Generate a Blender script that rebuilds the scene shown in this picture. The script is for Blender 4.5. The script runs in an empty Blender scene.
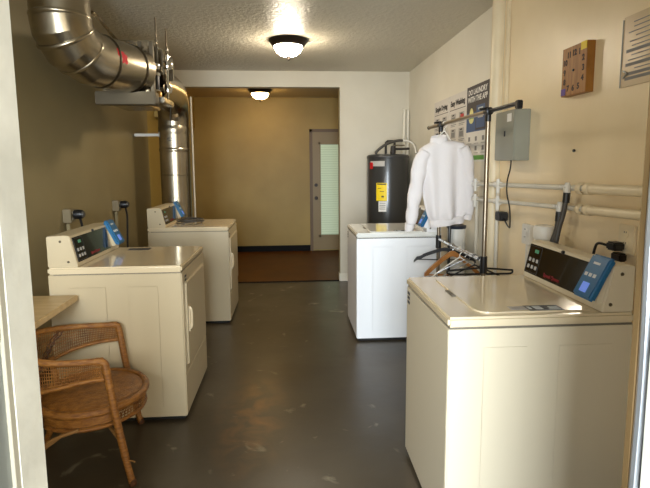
import bpy, bmesh, math, random
from mathutils import Vector, Matrix
random.seed(7)
S = bpy.context.scene
COL = S.collection

# ------------------------------------------------------------------ camera, world, lights, exposure
F_PX, PY, PITCH, YAW, ROLL, EYE = 487.076, 224.141, 0.1192, 0.0695, -0.0070, 1.4654
cy, sy = math.cos(YAW), math.sin(YAW)
fw = Vector((sy * math.cos(PITCH), cy * math.cos(PITCH), -math.sin(PITCH)))
r0 = Vector((cy, -sy, 0)); u0 = r0.cross(fw)
rt = r0 * math.cos(ROLL) + u0 * math.sin(ROLL)
up = u0 * math.cos(ROLL) - r0 * math.sin(ROLL)
cd = bpy.data.cameras.new('camera'); cam = bpy.data.objects.new('camera', cd); COL.objects.link(cam)
cd.sensor_fit = 'HORIZONTAL'; cd.sensor_width = 36; cd.lens = F_PX * 36 / 650
cd.shift_y = -(244 - PY) / 650; cd.clip_start = .02
m = Matrix.Identity(4)
for i in range(3):
    m[i][0] = rt[i]; m[i][1] = up[i]; m[i][2] = -fw[i]
m[2][3] = EYE
cam.matrix_world = m
S.camera = cam

w = bpy.data.worlds.new('world'); S.world = w; w.use_nodes = True
bg = w.node_tree.nodes['Background']
bg.inputs[0].default_value = (.74, .86, 1, 1); bg.inputs[1].default_value = .55

def area(name, loc, rot, sx, sy_, energy, color):
    l = bpy.data.lights.new(name, 'AREA'); l.shape = 'RECTANGLE'; l.size = sx; l.size_y = sy_
    l.energy = energy; l.color = color
    o = bpy.data.objects.new(name, l); COL.objects.link(o); o.location = loc; o.rotation_euler = rot
    return o
# daylight coming in through the open entrance behind the camera
area('daylight', (-.45, -2.6, 1.6), (math.radians(90), 0, 0), 1.6, 2.4, 480, (.82, .92, 1))
area('warm_daylight_right', (2.1, -2.6, 1.6), (math.radians(90), 0, math.radians(15)), 2.6, 2.4, 140, (1, .88, .66))
area('warm_daylight_left', (-3.0, -2.2, 1.6), (math.radians(90), 0, math.radians(-25)), 3.0, 2.4, 70, (.88, .94, 1))
area('guessed_window_daylight', (-1.72, .02, 1.6), (math.radians(90), 0, math.radians(-45)), 1.1, 1.25, 54, (1, .89, .68))  # added lamp outside the guessed window, aimed at the right wall

S.view_settings.view_transform = 'Standard'; S.view_settings.look = 'None'
S.view_settings.exposure = 0.0; S.view_settings.gamma = 1; S.view_settings.use_curve_mapping = False
LAMP_MAIN, LAMP_BACK = 120.0, 35.0

# ------------------------------------------------------------------ helpers: materials
def lin(c):
    return tuple((x / 12.92 if x <= .04045 else ((x + .055) / 1.055) ** 2.4) for x in (v / 255 for v in c)) + (1,)

def mat(name, col, rough=.5, metal=0, var=None, vscale=6, bump=0, bscale=40, coat=0, emis=None, estr=0, detail=4, stretch=None, spec=.5):
    mt = bpy.data.materials.new(name); mt.use_nodes = True
    nt = mt.node_tree; b = nt.nodes['Principled BSDF']
    b.inputs['Base Color'].default_value = lin(col); b.inputs['Roughness'].default_value = rough
    b.inputs['Metallic'].default_value = metal; b.inputs['Coat Weight'].default_value = coat
    b.inputs['Specular IOR Level'].default_value = spec
    tc = nt.nodes.new('ShaderNodeTexCoord'); mp = nt.nodes.new('ShaderNodeMapping')
    nt.links.new(tc.outputs['Object'], mp.inputs[0])
    if stretch: mp.inputs['Scale'].default_value = stretch
    if var is not None:
        n = nt.nodes.new('ShaderNodeTexNoise'); n.inputs['Scale'].default_value = vscale; n.inputs['Detail'].default_value = detail
        nt.links.new(mp.outputs[0], n.inputs[0])
        r = nt.nodes.new('ShaderNodeValToRGB'); r.color_ramp.elements[0].position = .35; r.color_ramp.elements[1].position = .68
        r.color_ramp.elements[0].color = lin(var); r.color_ramp.elements[1].color = lin(col)
        nt.links.new(n.outputs['Fac'], r.inputs[0]); nt.links.new(r.outputs[0], b.inputs['Base Color'])
    if bump:
        n2 = nt.nodes.new('ShaderNodeTexNoise'); n2.inputs['Scale'].default_value = bscale; n2.inputs['Detail'].default_value = 3
        nt.links.new(mp.outputs[0], n2.inputs[0])
        bp = nt.nodes.new('ShaderNodeBump'); bp.inputs['Strength'].default_value = bump; bp.inputs['Distance'].default_value = .01
        nt.links.new(n2.outputs['Fac'], bp.inputs['Height']); nt.links.new(bp.outputs[0], b.inputs['Normal'])
    if emis:
        b.inputs['Emission Color'].default_value = lin(emis); b.inputs['Emission Strength'].default_value = estr
    return mt

M = {}
M['ceiling'] = mat('textured ceiling paint', (208, 201, 183), .42, bump=.9, bscale=32, spec=.3)
M['ceiling_back'] = mat('back room ceiling paint', (200, 180, 140), .5, bump=.5, bscale=42)
M['wall_white'] = mat('off white wall paint', (207, 200, 182), .55, var=(201, 193, 174), vscale=2, bump=.06, bscale=30)
M['wall_right'] = mat('white side wall paint', (230, 224, 208), .5, var=(223, 216, 198), vscale=2, bump=.08, bscale=30)
M['wall_cream'] = mat('cream wall paint', (248, 228, 190), .34, var=(240, 219, 178), vscale=2.2, bump=.12, bscale=22)
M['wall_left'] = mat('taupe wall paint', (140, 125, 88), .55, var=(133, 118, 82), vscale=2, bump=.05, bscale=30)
M['wall_back'] = mat('tan back room paint', (176, 148, 74), .5, var=(166, 138, 66), vscale=2, bump=.1, bscale=20)
M['base_dark'] = mat('black baseboard', (16, 15, 14), .7, spec=.2)
M['white_metal'] = mat('white enamel', (240, 240, 240), .32, coat=.2)
M['bisque'] = mat('bisque enamel', (218, 205, 178), .3, coat=.3)
M['bisque_dryer'] = mat('darker bisque enamel', (200, 184, 152), .32, coat=.25)  # washer bisque taken down to one even darker tone for the dryers
M['bisque_top'] = mat('glossy bisque enamel', (220, 203, 170), .13, coat=.5)
M['white_top'] = mat('glossy white enamel', (226, 225, 218), .14, coat=.5)
M['groove'] = mat('seam shadow gap', (120, 112, 98), .7)
M['kick'] = mat('black rubber', (18, 18, 18), .7)
M['panel_black'] = mat('black glossy control panel', (12, 12, 13), .15, coat=.4)
M['panel_trim'] = mat('dark grey panel trim', (52, 52, 52), .4)
M['button'] = mat('pale grey buttons', (176, 172, 164), .5)
M['led_green'] = mat('lit green display', (70, 130, 96), .4, emis=(110, 200, 150), estr=.08)
M['red_mark'] = mat('red lettering', (190, 22, 28), .5)
M['red_print'] = mat('bright red print', (214, 16, 34), .6)
M['red_dim'] = mat('dark red lettering', (128, 18, 22), .5)
M['blue'] = mat('blue plastic', (24, 98, 144), .35)
M['screen'] = mat('lit blue screen', (110, 140, 215), .3, emis=(90, 125, 215), estr=.5)
M['pale_mark'] = mat('pale markings', (205, 212, 214), .5)
M['label_dark'] = mat('dark navy label', (32, 40, 54), .4)
M['label_white'] = mat('white label', (232, 230, 224), .5)
M['burnt'] = mat('burnt brown numerals', (58, 34, 18), .6)
M['ink'] = mat('dark ink', (58, 54, 52), .6)
M['grey_ink'] = mat('grey ink', (128, 126, 124), .6)
M['light_ink'] = mat('pale grey print', (176, 172, 166), .6)
M['galv'] = mat('galvanised sheet metal', (186, 176, 156), .27, metal=1, var=(160, 150, 130), vscale=3, bump=.05, bscale=9)
M['galv_dark'] = mat('dull seam metal', (110, 101, 86), .45, metal=1)
M['yellow_brass'] = mat('brass', (190, 150, 90), .3, metal=1)
M['chrome'] = mat('polished chrome', (205, 203, 198), .12, metal=1)
M['steel'] = mat('brushed steel tube', (150, 138, 120), .34, metal=1)
M['galv_mid'] = mat('dull galvanised sheet', (92, 84, 70), .42, metal=1)
M['black_plastic'] = mat('black plastic', (20, 20, 22), .4)
M['grey_box'] = mat('grey green enamel', (152, 152, 138), .4, var=(144, 144, 130), vscale=3)
M['bronze'] = mat('oil rubbed bronze', (48, 38, 30), .4, metal=.6)
M['pvc'] = mat('white pvc', (226, 222, 212), .4)
M['pipe_cream'] = mat('cream painted pipe', (240, 224, 190), .4, var=(230, 213, 178), vscale=5, bump=.1, bscale=20)
M['pipe_white'] = mat('white painted pipe', (220, 214, 198), .45, bump=.1, bscale=25)
M['rubber_grey'] = mat('dark grey rubber hose', (70, 66, 60), .5)
M['heater'] = mat('dark grey enamel', (53, 53, 52), .28, coat=.15)
M['copper_dark'] = mat('dark insulated pipe', (44, 38, 32), .6)
M['yellow'] = mat('yellow paper label', (238, 208, 30), .5)
M['wood_clock'] = mat('brown wood', (178, 122, 52), .5, var=(146, 96, 38), vscale=9, stretch=(1, 8, 1))
M['wood_hanger'] = mat('varnished wood', (178, 122, 62), .35, var=(156, 100, 46), vscale=12)
M['wood_trim'] = mat('tan painted wood', (118, 94, 60), .5, var=(104, 82, 50), vscale=3, stretch=(6, 6, 1))
M['table'] = mat('tan laminate', (206, 178, 130), .4, var=(192, 162, 114), vscale=4, stretch=(1, 7, 1))
M['purple'] = mat('purple sticker', (86, 50, 140), .5)
M['alu'] = mat('bare aluminium', (196, 200, 206), .35, metal=.9)
M['frame_white'] = mat('weathered white metal', (238, 236, 224), .45, var=(214, 212, 200), vscale=9, bump=.1, bscale=30)
M['outlet_tan'] = mat('tan outlet plastic', (124, 110, 82), .5)
M['frame_cream'] = mat('cream painted frame', (176, 170, 152), .5)
M['exterior'] = mat('exterior stucco', (206, 200, 188), .8, bump=.3)
M['door_paint'] = mat('taupe door paint', (146, 124, 80), .45)
M['door_frame'] = mat('brown door frame paint', (112, 88, 58), .5)
M['blind'] = mat('daylit pale blinds', (190, 206, 180), .5, emis=(196, 212, 178), estr=.32)
M['blind_gap'] = mat('daylit blind shadow', (150, 170, 140), .5, emis=(160, 178, 140), estr=.22)
M['fabric_white'] = mat('white fleece', (228, 222, 220), .9, bump=.12, bscale=60)
M['rib_white'] = mat('white ribbed knit', (234, 228, 226), .9, bump=.3, bscale=160, stretch=(3, 3, .2))
M['poster_white'] = mat('white poster paper', (214, 208, 200), .6)
M['poster_dark'] = mat('charcoal poster paper', (62, 56, 60), .5)
M['poster_blue'] = mat('blue poster print', (64, 90, 132), .5)
M['poster_green'] = mat('green poster print', (96, 158, 74), .5)
M['poster_yellow'] = mat('pale yellow poster print', (226, 222, 150), .5)
M['poster_pale'] = mat('pale poster paper', (224, 220, 212), .5)
M['paper'] = mat('grey paper', (204, 180, 140), .3)
M['cane'] = mat('brown cane', (158, 108, 52), .45, var=(108, 66, 26), vscale=22, bump=.3, bscale=90)
M['cane_wrap'] = mat('honey cane wrap', (166, 112, 50), .4, var=(122, 76, 30), vscale=30, bump=.4, bscale=120, stretch=(1, 1, 4))
M['cane_dark'] = mat('dark weave backing', (92, 54, 24), .6, var=(60, 34, 14), vscale=60, bump=.4, bscale=150)
M['cane_pale'] = mat('pale bare cane', (156, 116, 68), .5)

def lamp_mat(name, col, st):
    mt = bpy.data.materials.new(name); mt.use_nodes = True; nt = mt.node_tree
    b = nt.nodes['Principled BSDF']; b.inputs['Base Color'].default_value = lin((240, 236, 226)); b.inputs['Roughness'].default_value = .3
    b.inputs['Emission Color'].default_value = col + (1,); b.inputs['Emission Strength'].default_value = st
    return mt
M['lamp_main'] = lamp_mat('lit white glass', (1, .86, .66), LAMP_MAIN)
M['lamp_back'] = lamp_mat('lit amber glass', (1, .66, .26), LAMP_BACK)

def glass_mat():
    mt = bpy.data.materials.new('greyed glass'); mt.use_nodes = True; b = mt.node_tree.nodes['Principled BSDF']
    b.inputs['Base Color'].default_value = lin((152, 157, 152)); b.inputs['Roughness'].default_value = .3
    b.inputs['Transmission Weight'].default_value = .35
    return mt
M['glass'] = glass_mat()

def floor_mat():
    mt = bpy.data.materials.new('worn grey painted concrete'); mt.use_nodes = True; nt = mt.node_tree; L = nt.links.new
    b = nt.nodes['Principled BSDF']; b.inputs['Specular IOR Level'].default_value = .5
    tc = nt.nodes.new('ShaderNodeTexCoord')
    def noise(s, d=5, dist=0, vec=None):
        n = nt.nodes.new('ShaderNodeTexNoise'); n.inputs['Scale'].default_value = s; n.inputs['Detail'].default_value = d
        n.inputs['Distortion'].default_value = dist; L(tc.outputs['Object'], n.inputs[0]); return n
    def ramp(src, p0, p1, c0, c1):
        r = nt.nodes.new('ShaderNodeValToRGB'); e = r.color_ramp.elements
        e[0].position = p0; e[1].position = p1; e[0].color = c0; e[1].color = c1; L(src, r.inputs[0]); return r.outputs[0]
    def mix(f, a, c):
        x = nt.nodes.new('ShaderNodeMix'); x.data_type = 'RGBA'
        L(f, x.inputs['Factor']); L(a, x.inputs['A'])
        if isinstance(c, tuple): x.inputs['B'].default_value = c
        else: L(c, x.inputs['B'])
        return x.outputs['Result']
    K, W_ = (0, 0, 0, 1), (1, 1, 1, 1)
    base = ramp(noise(1.3).outputs['Fac'], .3, .7, lin((56, 47, 34)), lin((72, 63, 48)))
    # rusty orange wear along the middle of the aisle
    sx = nt.nodes.new('ShaderNodeVectorMath'); sx.operation = 'SUBTRACT'; sx.inputs[1].default_value = (-.25, 2.75, 0); L(tc.outputs['Object'], sx.inputs[0])
    sc = nt.nodes.new('ShaderNodeVectorMath'); sc.operation = 'MULTIPLY'; sc.inputs[1].default_value = (4.2, 1.5, 0); L(sx.outputs[0], sc.inputs[0])
    ln = nt.nodes.new('ShaderNodeVectorMath'); ln.operation = 'LENGTH'; L(sc.outputs[0], ln.inputs[0])
    near = ramp(ln.outputs['Value'], .2, 1.1, W_, K)
    rn = ramp(noise(7, 6, .6).outputs['Fac'], .42, .7, K, (.8, .8, .8, 1))
    mu = nt.nodes.new('ShaderNodeMath'); mu.operation = 'MULTIPLY'; L(near, mu.inputs[0]); L(rn, mu.inputs[1])
    c1 = mix(mu.outputs[0], base, lin((128, 88, 48)))
    # pale scuffs
    sn = noise(5.5, 8, .9); sm = ramp(sn.outputs['Fac'], .645, .73, K, (.42, .42, .42, 1))
    c2 = mix(sm, c1, lin((170, 160, 138)))
    dn = noise(26, 4, .3); dm = ramp(dn.outputs['Fac'], .68, .76, K, (.3, .3, .3, 1))
    c3 = mix(dm, c2, lin((70, 66, 58)))
    L(c3, b.inputs['Base Color'])
    rr = nt.nodes.new('ShaderNodeMapRange'); rr.inputs['To Min'].default_value = .22; rr.inputs['To Max'].default_value = .42
    L(noise(2.5, 5).outputs['Fac'], rr.inputs['Value']); L(rr.outputs[0], b.inputs['Roughness'])
    bp = nt.nodes.new('ShaderNodeBump'); bp.inputs['Strength'].default_value = .12; bp.inputs['Distance'].default_value = .01
    L(noise(9, 4).outputs['Fac'], bp.inputs['Height']); L(bp.outputs[0], b.inputs['Normal'])
    return mt
M['floor'] = floor_mat()
M['floor_back'] = mat('brown sheet flooring', (98, 56, 4), .45, var=(86, 48, 3), vscale=3, bump=.08, spec=.2)
M['ground'] = mat('outdoor concrete', (170, 164, 152), .8, var=(150, 144, 132), vscale=3)

# ------------------------------------------------------------------ helpers: mesh
class MB:
    def __init__(s): s.bm = bmesh.new(); s.T = None
    def _v(s, p):
        p = Vector(p)
        return s.bm.verts.new(s.T(p) if s.T else p)
    def box(s, x0, x1, y0, y1, z0, z1, bev=0, seg=2):
        a = [s._v((x, y, z)) for x in (x0, x1) for y in (y0, y1) for z in (z0, z1)]
        fs = [s.bm.faces.new([a[i] for i in f]) for f in ((0, 1, 3, 2), (4, 6, 7, 5), (0, 4, 5, 1), (2, 3, 7, 6), (0, 2, 6, 4), (1, 5, 7, 3))]
        if bev:
            es = list({e for f in fs for e in f.edges})
            bmesh.ops.bevel(s.bm, geom=es, offset=bev, segments=seg, affect='EDGES', clamp_overlap=True)
        return s
    def prism(s, poly, axis, a, b, bev=0, seg=2):
        # poly: 2D points in the plane perpendicular to axis (order: remaining axes)
        def P(q, t):
            return {'x': (t, q[0], q[1]), 'y': (q[0], t, q[1]), 'z': (q[0], q[1], t)}[axis]
        A = [s._v(P(q, a)) for q in poly]; B = [s._v(P(q, b)) for q in poly]; n = len(poly)
        fs = [s.bm.faces.new(A), s.bm.faces.new(B[::-1])]
        for i in range(n): fs.append(s.bm.faces.new((A[i], B[i], B[(i + 1) % n], A[(i + 1) % n])))
        if bev:
            es = list({e for f in fs for e in f.edges})
            bmesh.ops.bevel(s.bm, geom=es, offset=bev, segments=seg, affect='EDGES', clamp_overlap=True)
        return s
    def tube(s, pts, r, n=12, closed=False, flat=1.0, cap=True):
        pts = [Vector(p) for p in pts]; k = len(pts)
        rs = r if isinstance(r, (list, tuple)) else [r] * k
        rings = []; ref = None
        for i, p in enumerate(pts):
            if closed: t = pts[(i + 1) % k] - pts[i - 1]
            else: t = pts[min(i + 1, k - 1)] - pts[max(i - 1, 0)]
            t.normalize()
            if ref is None:
                ref = Vector((0, 0, 1)) if abs(t.z) < .9 else Vector((1, 0, 0))
            ref = (ref - t * ref.dot(t)); ref.normalize(); bi = t.cross(ref)
            rings.append([s._v(p + (ref * math.cos(2 * math.pi * j / n) * flat + bi * math.sin(2 * math.pi * j / n)) * rs[i]) for j in range(n)])
        m_ = k if closed else k - 1
        for i in range(m_):
            A, B = rings[i], rings[(i + 1) % k]
            for j in range(n): s.bm.faces.new((A[j], A[(j + 1) % n], B[(j + 1) % n], B[j]))
        if not closed and cap:
            s.bm.faces.new(rings[0][::-1]); s.bm.faces.new(rings[-1])
        return s
    def lathe(s, prof, n=32, c=(0, 0, 0), axis='z', closed=False):
        def P(r, h, a):
            x, y = r * math.cos(a), r * math.sin(a)
            q = {'z': (x, y, h), 'x': (h, x, y), 'y': (y, h, x)}[axis]
            return (q[0] + c[0], q[1] + c[1], q[2] + c[2])
        rings = []
        for r, h in prof:
            if r < 1e-6: rings.append([s._v(P(0, h, 0))])
            else: rings.append([s._v(P(r, h, 2 * math.pi * j / n)) for j in range(n)])
        prs = list(zip(rings, rings[1:])) + ([(rings[-1], rings[0])] if closed else [])
        for A, B in prs:
            for j in range(n):
                j2 = (j + 1) % n
                if len(A) == 1 and len(B) == 1: continue
                if len(A) == 1: s.bm.faces.new((A[0], B[j], B[j2]))
                elif len(B) == 1: s.bm.faces.new((A[j], A[j2], B[0]))
                else: s.bm.faces.new((A[j], A[j2], B[j2], B[j]))
        return s
    def quad(s, a, b, c, d):
        s.bm.faces.new([s._v(p) for p in (a, b, c, d)]); return s
    def build(s, name, m_, parent=None, loc=(0, 0, 0), rotz=0, smooth=True, angle=40):
        bmesh.ops.recalc_face_normals(s.bm, faces=s.bm.faces[:])
        if smooth:
            for f in s.bm.faces: f.smooth = True
            lim = math.radians(angle)
            for e in s.bm.edges:
                if len(e.link_faces) == 2 and e.calc_face_angle(0) > lim: e.smooth = False
        me = bpy.data.meshes.new(name); s.bm.to_mesh(me); s.bm.free()
        me.materials.append(m_)
        o = bpy.data.objects.new(name, me); COL.objects.link(o)
        o.location = loc; o.rotation_euler = (0, 0, rotz)
        if parent: o.parent = parent
        return o

def tag(o, label, cat, group=None, kind=None):
    if label: o['label'] = label
    if cat: o['category'] = cat
    if group: o['group'] = group
    if kind: o['kind'] = kind
    return o

def thing(name, label, cat, loc=(0, 0, 0), rotz=0, group=None):
    o = bpy.data.objects.new(name, None); COL.objects.link(o); o.empty_display_size = .1
    o.location = loc; o.rotation_euler = (0, 0, rotz)
    return tag(o, label, cat, group)

def dup(root, loc, rotz, label, group=None):
    r = root.copy(); COL.objects.link(r); r.location = loc; r.rotation_euler = (0, 0, rotz); r['label'] = label
    if group: r['group'] = group
    for ch in list(root.children):
        c = ch.copy(); COL.objects.link(c); c.parent = r
        for g in list(ch.children):
            d = g.copy(); COL.objects.link(d); d.parent = c
    return r

def struct(name, mb, m_, parent=None, label=None, **k):
    o = mb.build(name, m_, parent, **k)
    if parent is None: o['kind'] = 'structure'
    if label: o['label'] = label
    return o

def text(body, size, m_, parent, name, origin, xd, yd, align='LEFT', bold=0):
    cu = bpy.data.curves.new('t', 'FONT'); cu.body = body; cu.size = size; cu.align_x = align; cu.extrude = .0004; cu.offset = bold
    cu.resolution_u = 3; cu.space_line = .95
    o = bpy.data.objects.new('t', cu); COL.objects.link(o)
    dg = bpy.context.evaluated_depsgraph_get()
    me = bpy.data.meshes.new_from_object(o.evaluated_get(dg))
    bpy.data.objects.remove(o); bpy.data.curves.remove(cu)
    xd = Vector(xd).normalized(); yd = Vector(yd).normalized(); zd = xd.cross(yd)
    M4 = Matrix(((xd.x, yd.x, zd.x, origin[0]), (xd.y, yd.y, zd.y, origin[1]), (xd.z, yd.z, zd.z, origin[2]), (0, 0, 0, 1)))
    me.transform(M4); me.materials.clear(); me.materials.append(m_); me.name = name
    ob = bpy.data.objects.new(name, me); COL.objects.link(ob)
    if parent: ob.parent = parent
    return ob

def arc(c, r, a0, a1, n, ax1, ax2):
    c = Vector(c); ax1 = Vector(ax1); ax2 = Vector(ax2)
    return [c + ax1 * (r * math.cos(a0 + (a1 - a0) * i / n)) + ax2 * (r * math.sin(a0 + (a1 - a0) * i / n)) for i in range(n + 1)]

def smooth_path(pts, sub=6):
    P = [Vector(p) for p in pts]; out = []
    for i in range(len(P) - 1):
        p0 = P[max(i - 1, 0)]; p1 = P[i]; p2 = P[i + 1]; p3 = P[min(i + 2, len(P) - 1)]
        for k in range(sub):
            t = k / sub
            out.append(.5 * ((2 * p1) + (p2 - p0) * t + (2 * p0 - 5 * p1 + 4 * p2 - p3) * t * t + (3 * p1 - p0 - 3 * p2 + p3) * t ** 3))
    out.append(P[-1]); return out

PI = math.pi
# ------------------------------------------------------------------ the setting
XL, XR, YF, YB, YE, HC = -1.70, 1.479, .72, 6.08, 8.35, 2.606
XE = 2.6            # right end of the back room
struct('floor', MB().box(XL - .1, XR + .1, YF - .14, YB + .02, -.1, 0), M['floor'], smooth=False)
struct('floor_back_room', MB().box(XL - .1, XE, YB + .02, YE + .1, -.1, .004), M['floor_back'], smooth=False)
struct('trim_1', MB().box(XL, .615, YB + .005, YB + .035, 0, .009, .003), M['base_dark'], label='dark strip where grey and brown floors meet')
struct('ground', MB().box(-4, 4, -5, YF - .14, -.12, -.01), M['ground'], smooth=False)
struct('ceiling', MB().box(XL - .1, XR + .1, YF - .14, YB + .06, HC, HC + .1), M['ceiling'], smooth=False)
struct('ceiling_back_room', MB().box(XL - .1, XE, YB + .06, YE + .1, HC - .004, HC + .1), M['ceiling_back'], smooth=False)
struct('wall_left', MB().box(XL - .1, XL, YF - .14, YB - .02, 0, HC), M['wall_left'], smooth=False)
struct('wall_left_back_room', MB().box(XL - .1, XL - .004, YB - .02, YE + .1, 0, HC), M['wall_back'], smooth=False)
struct('wall_right', MB().box(XR, XR + .1, YF - .14, 3.38, 0, HC), M['wall_cream'], smooth=False)
struct('wall_right_far', MB().box(XR, XR + .1, 3.38, YB + .12, 0, HC), M['wall_right'], smooth=False)
wb = MB().box(.617, XR + .05, YB, YB + .12, 0, HC).box(XL, .617, YB, YB + .12, 2.418, HC)
struct('wall_back', wb, M['wall_white'], smooth=False)
struct('trim_2', MB().box(.607, .617, YB + .004, YB + .12, 0, 2.418, .002), M['wall_left'], label='edge of the opening to the back room')
struct('baseboard_back', MB().box(.604, .617, YB - .008, YB + .12, 0, .10, .003).box(.617, XR, YB - .01, YB, 0, .10, .003), M['pipe_white'])
struct('wall_far', MB().box(XL - .1, XE + .1, YE, YE + .1, 0, HC), M['wall_back'], smooth=False)
struct('wall_back_room_right', MB().box(XE, XE + .1, YB, YE + .1, 0, HC), M['wall_back'], smooth=False)
struct('wall_back_room_front', MB().box(XR + .1, XE, YB, YB + .12, 0, HC), M['wall_back'], smooth=False)
struct('trim_soffit', MB().box(XL, -1.57, YB + .3, YE, 2.09, HC), M['wall_back'], label='boxed soffit along the back room wall')
struct('baseboard_far', MB().box(XL, .33, YE - .015, YE, .004, .105, .004), M['base_dark'])
struct('baseboard_left', MB().box(XL, XL + .012, YF, YB, 0, .09, .003), M['base_dark'])

# back door with daylit blinds
d = struct('door_1', MB().box(.375, 1.20, YE - .045, YE - .012, .03, 2.03, .003), M['door_paint'], label='taupe back door with long window')
struct('door_frame', MB().box(.325, .375, YE - .05, YE, 0, 2.08, .004).box(1.20, 1.25, YE - .05, YE, 0, 2.08, .004).box(.325, 1.25, YE - .05, YE, 2.03, 2.08, .004), M['door_frame'], d)
g = MB().box(.51, 1.06, YE - .052, YE - .046, .285, 1.825)
struct('glass', g, M['blind_gap'], d)
sl = MB()
z = .30
while z < 1.815:
    sl.prism([(YE - .058, z), (YE - .053, z), (YE - .053, z + .036), (YE - .056, z + .036)], 'x', .515, 1.055); z += .04
sl.build('blind', M['blind'], d)
fr = MB()
for a in ((.475, .51, .25, 1.86), (1.06, 1.095, .25, 1.86)): fr.box(a[0], a[1], YE - .062, YE - .044, a[2], a[3], .004)
fr.box(.475, 1.095, YE - .062, YE - .044, .25, .285, .004).box(.475, 1.095, YE - .062, YE - .044, 1.825, 1.86, .004)
fr.build('glazing_frame', M['door_paint'], d)
MB().lathe([(.0, -.008), (.026, -.008), (.03, 0), (.03, .012), (0, .012)], 20, (.43, YE - .053, 1.14), 'y').build('deadbolt', M['bronze'], d)
MB().lathe([(0, -.06), (.02, -.058), (.028, -.045), (.024, -.03), (.011, -.025), (.011, -.01), (.03, -.008), (.03, .006), (0, .006)], 20, (.43, YE - .05, .92), 'y').build('door_knob', M['bronze'], d)

# front wall with the open entrance the camera looks through
JL, JR = -.377, .543
fwm = MB().box(XL - .1, -1.5, YF - .14, YF, 0, HC).box(-.58, JL - .03, YF - .14, YF, 0, HC).box(-1.5, -.58, YF - .14, YF, 0, .98).box(-1.5, -.58, YF - .14, YF, 2.1, HC).box(JR + .03, XR + .1, YF - .14, YF, 0, HC).box(JL - .03, JR + .03, YF - .14, YF, 2.2, HC)
struct('wall_front', fwm, M['exterior'], smooth=False)
wn = struct('guessed_window_1', MB().box(-1.5, -1.45, .60, .70, .98, 2.1, .003).box(-.63, -.58, .60, .70, .98, 2.1, .003).box(-1.5, -.58, .60, .70, .98, 1.03, .003).box(-1.5, -.58, .60, .70, 2.05, 2.1, .003), M['frame_white'])  # unseen guessed window, added to let light onto dryer and right wall
struct('guessed_window_mullion', MB().box(-1.055, -1.025, .62, .68, 1.03, 2.05, .003), M['frame_white'], wn)
struct('trim_3', MB().box(JL - .03, JL, .655, .720, 0, 2.2, .0008), M['frame_white'], label='weathered white left door jamb')
struct('trim_4', MB().box(JL - .03, JL - .001, .6435, .655, 0, 2.2, .0005), M['frame_cream'], label='cream strip beside the left door jamb')
struct('trim_5', MB().box(JR, JR + .03, .704, .722, 0, 2.2, .003), M['wood_trim'], label='tan wooden right door stop')
tw = []
for i in range(41):
    tw.append((JR + .006 + .0022 * math.sin(i * .55) * math.sin(i * .21), .698, .0 + i * .055))
struct('trim_6', MB().tube(tw, .0085, 8), M['alu'], label='bare aluminium weather strip on right jamb')
struct('trim_7', MB().box(JR + .008, JR + .03, .680, .690, 0, 2.2, .001), M['kick'], label='dark seal gap on right jamb')
struct('trim_8', MB().box(JR - .001, JR + .03, .575, .680, 0, 2.2, .003), M['frame_white'], label='white right door jamb')
# storm door swung open outwards on the left
sd = MB()
xd0, xd1, ya, yb_ = JL - .034, JL - .003, .28, .6435
sd.box(xd0, xd1, ya, ya + .06, .03, 2.15, .004)
for z0, z1 in ((.03, .22), (1.24, 1.275), (2.08, 2.15)): sd.box(xd0, xd1 - .001, ya, yb_, z0, z1, .001)
d2 = struct('door_2', sd, M['frame_cream'], label='white storm door swung open at left')
MB().box(xd0 + .01, xd1 - .003, ya + .06, yb_ - .0005, .22, 1.24).build('pane', M['glass'], d2)
MB().box(xd0 + .01, xd1 - .003, ya + .06, yb_ - .0005, 1.275, 2.08).build('screen_panel', M['frame_white'], d2)

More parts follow.
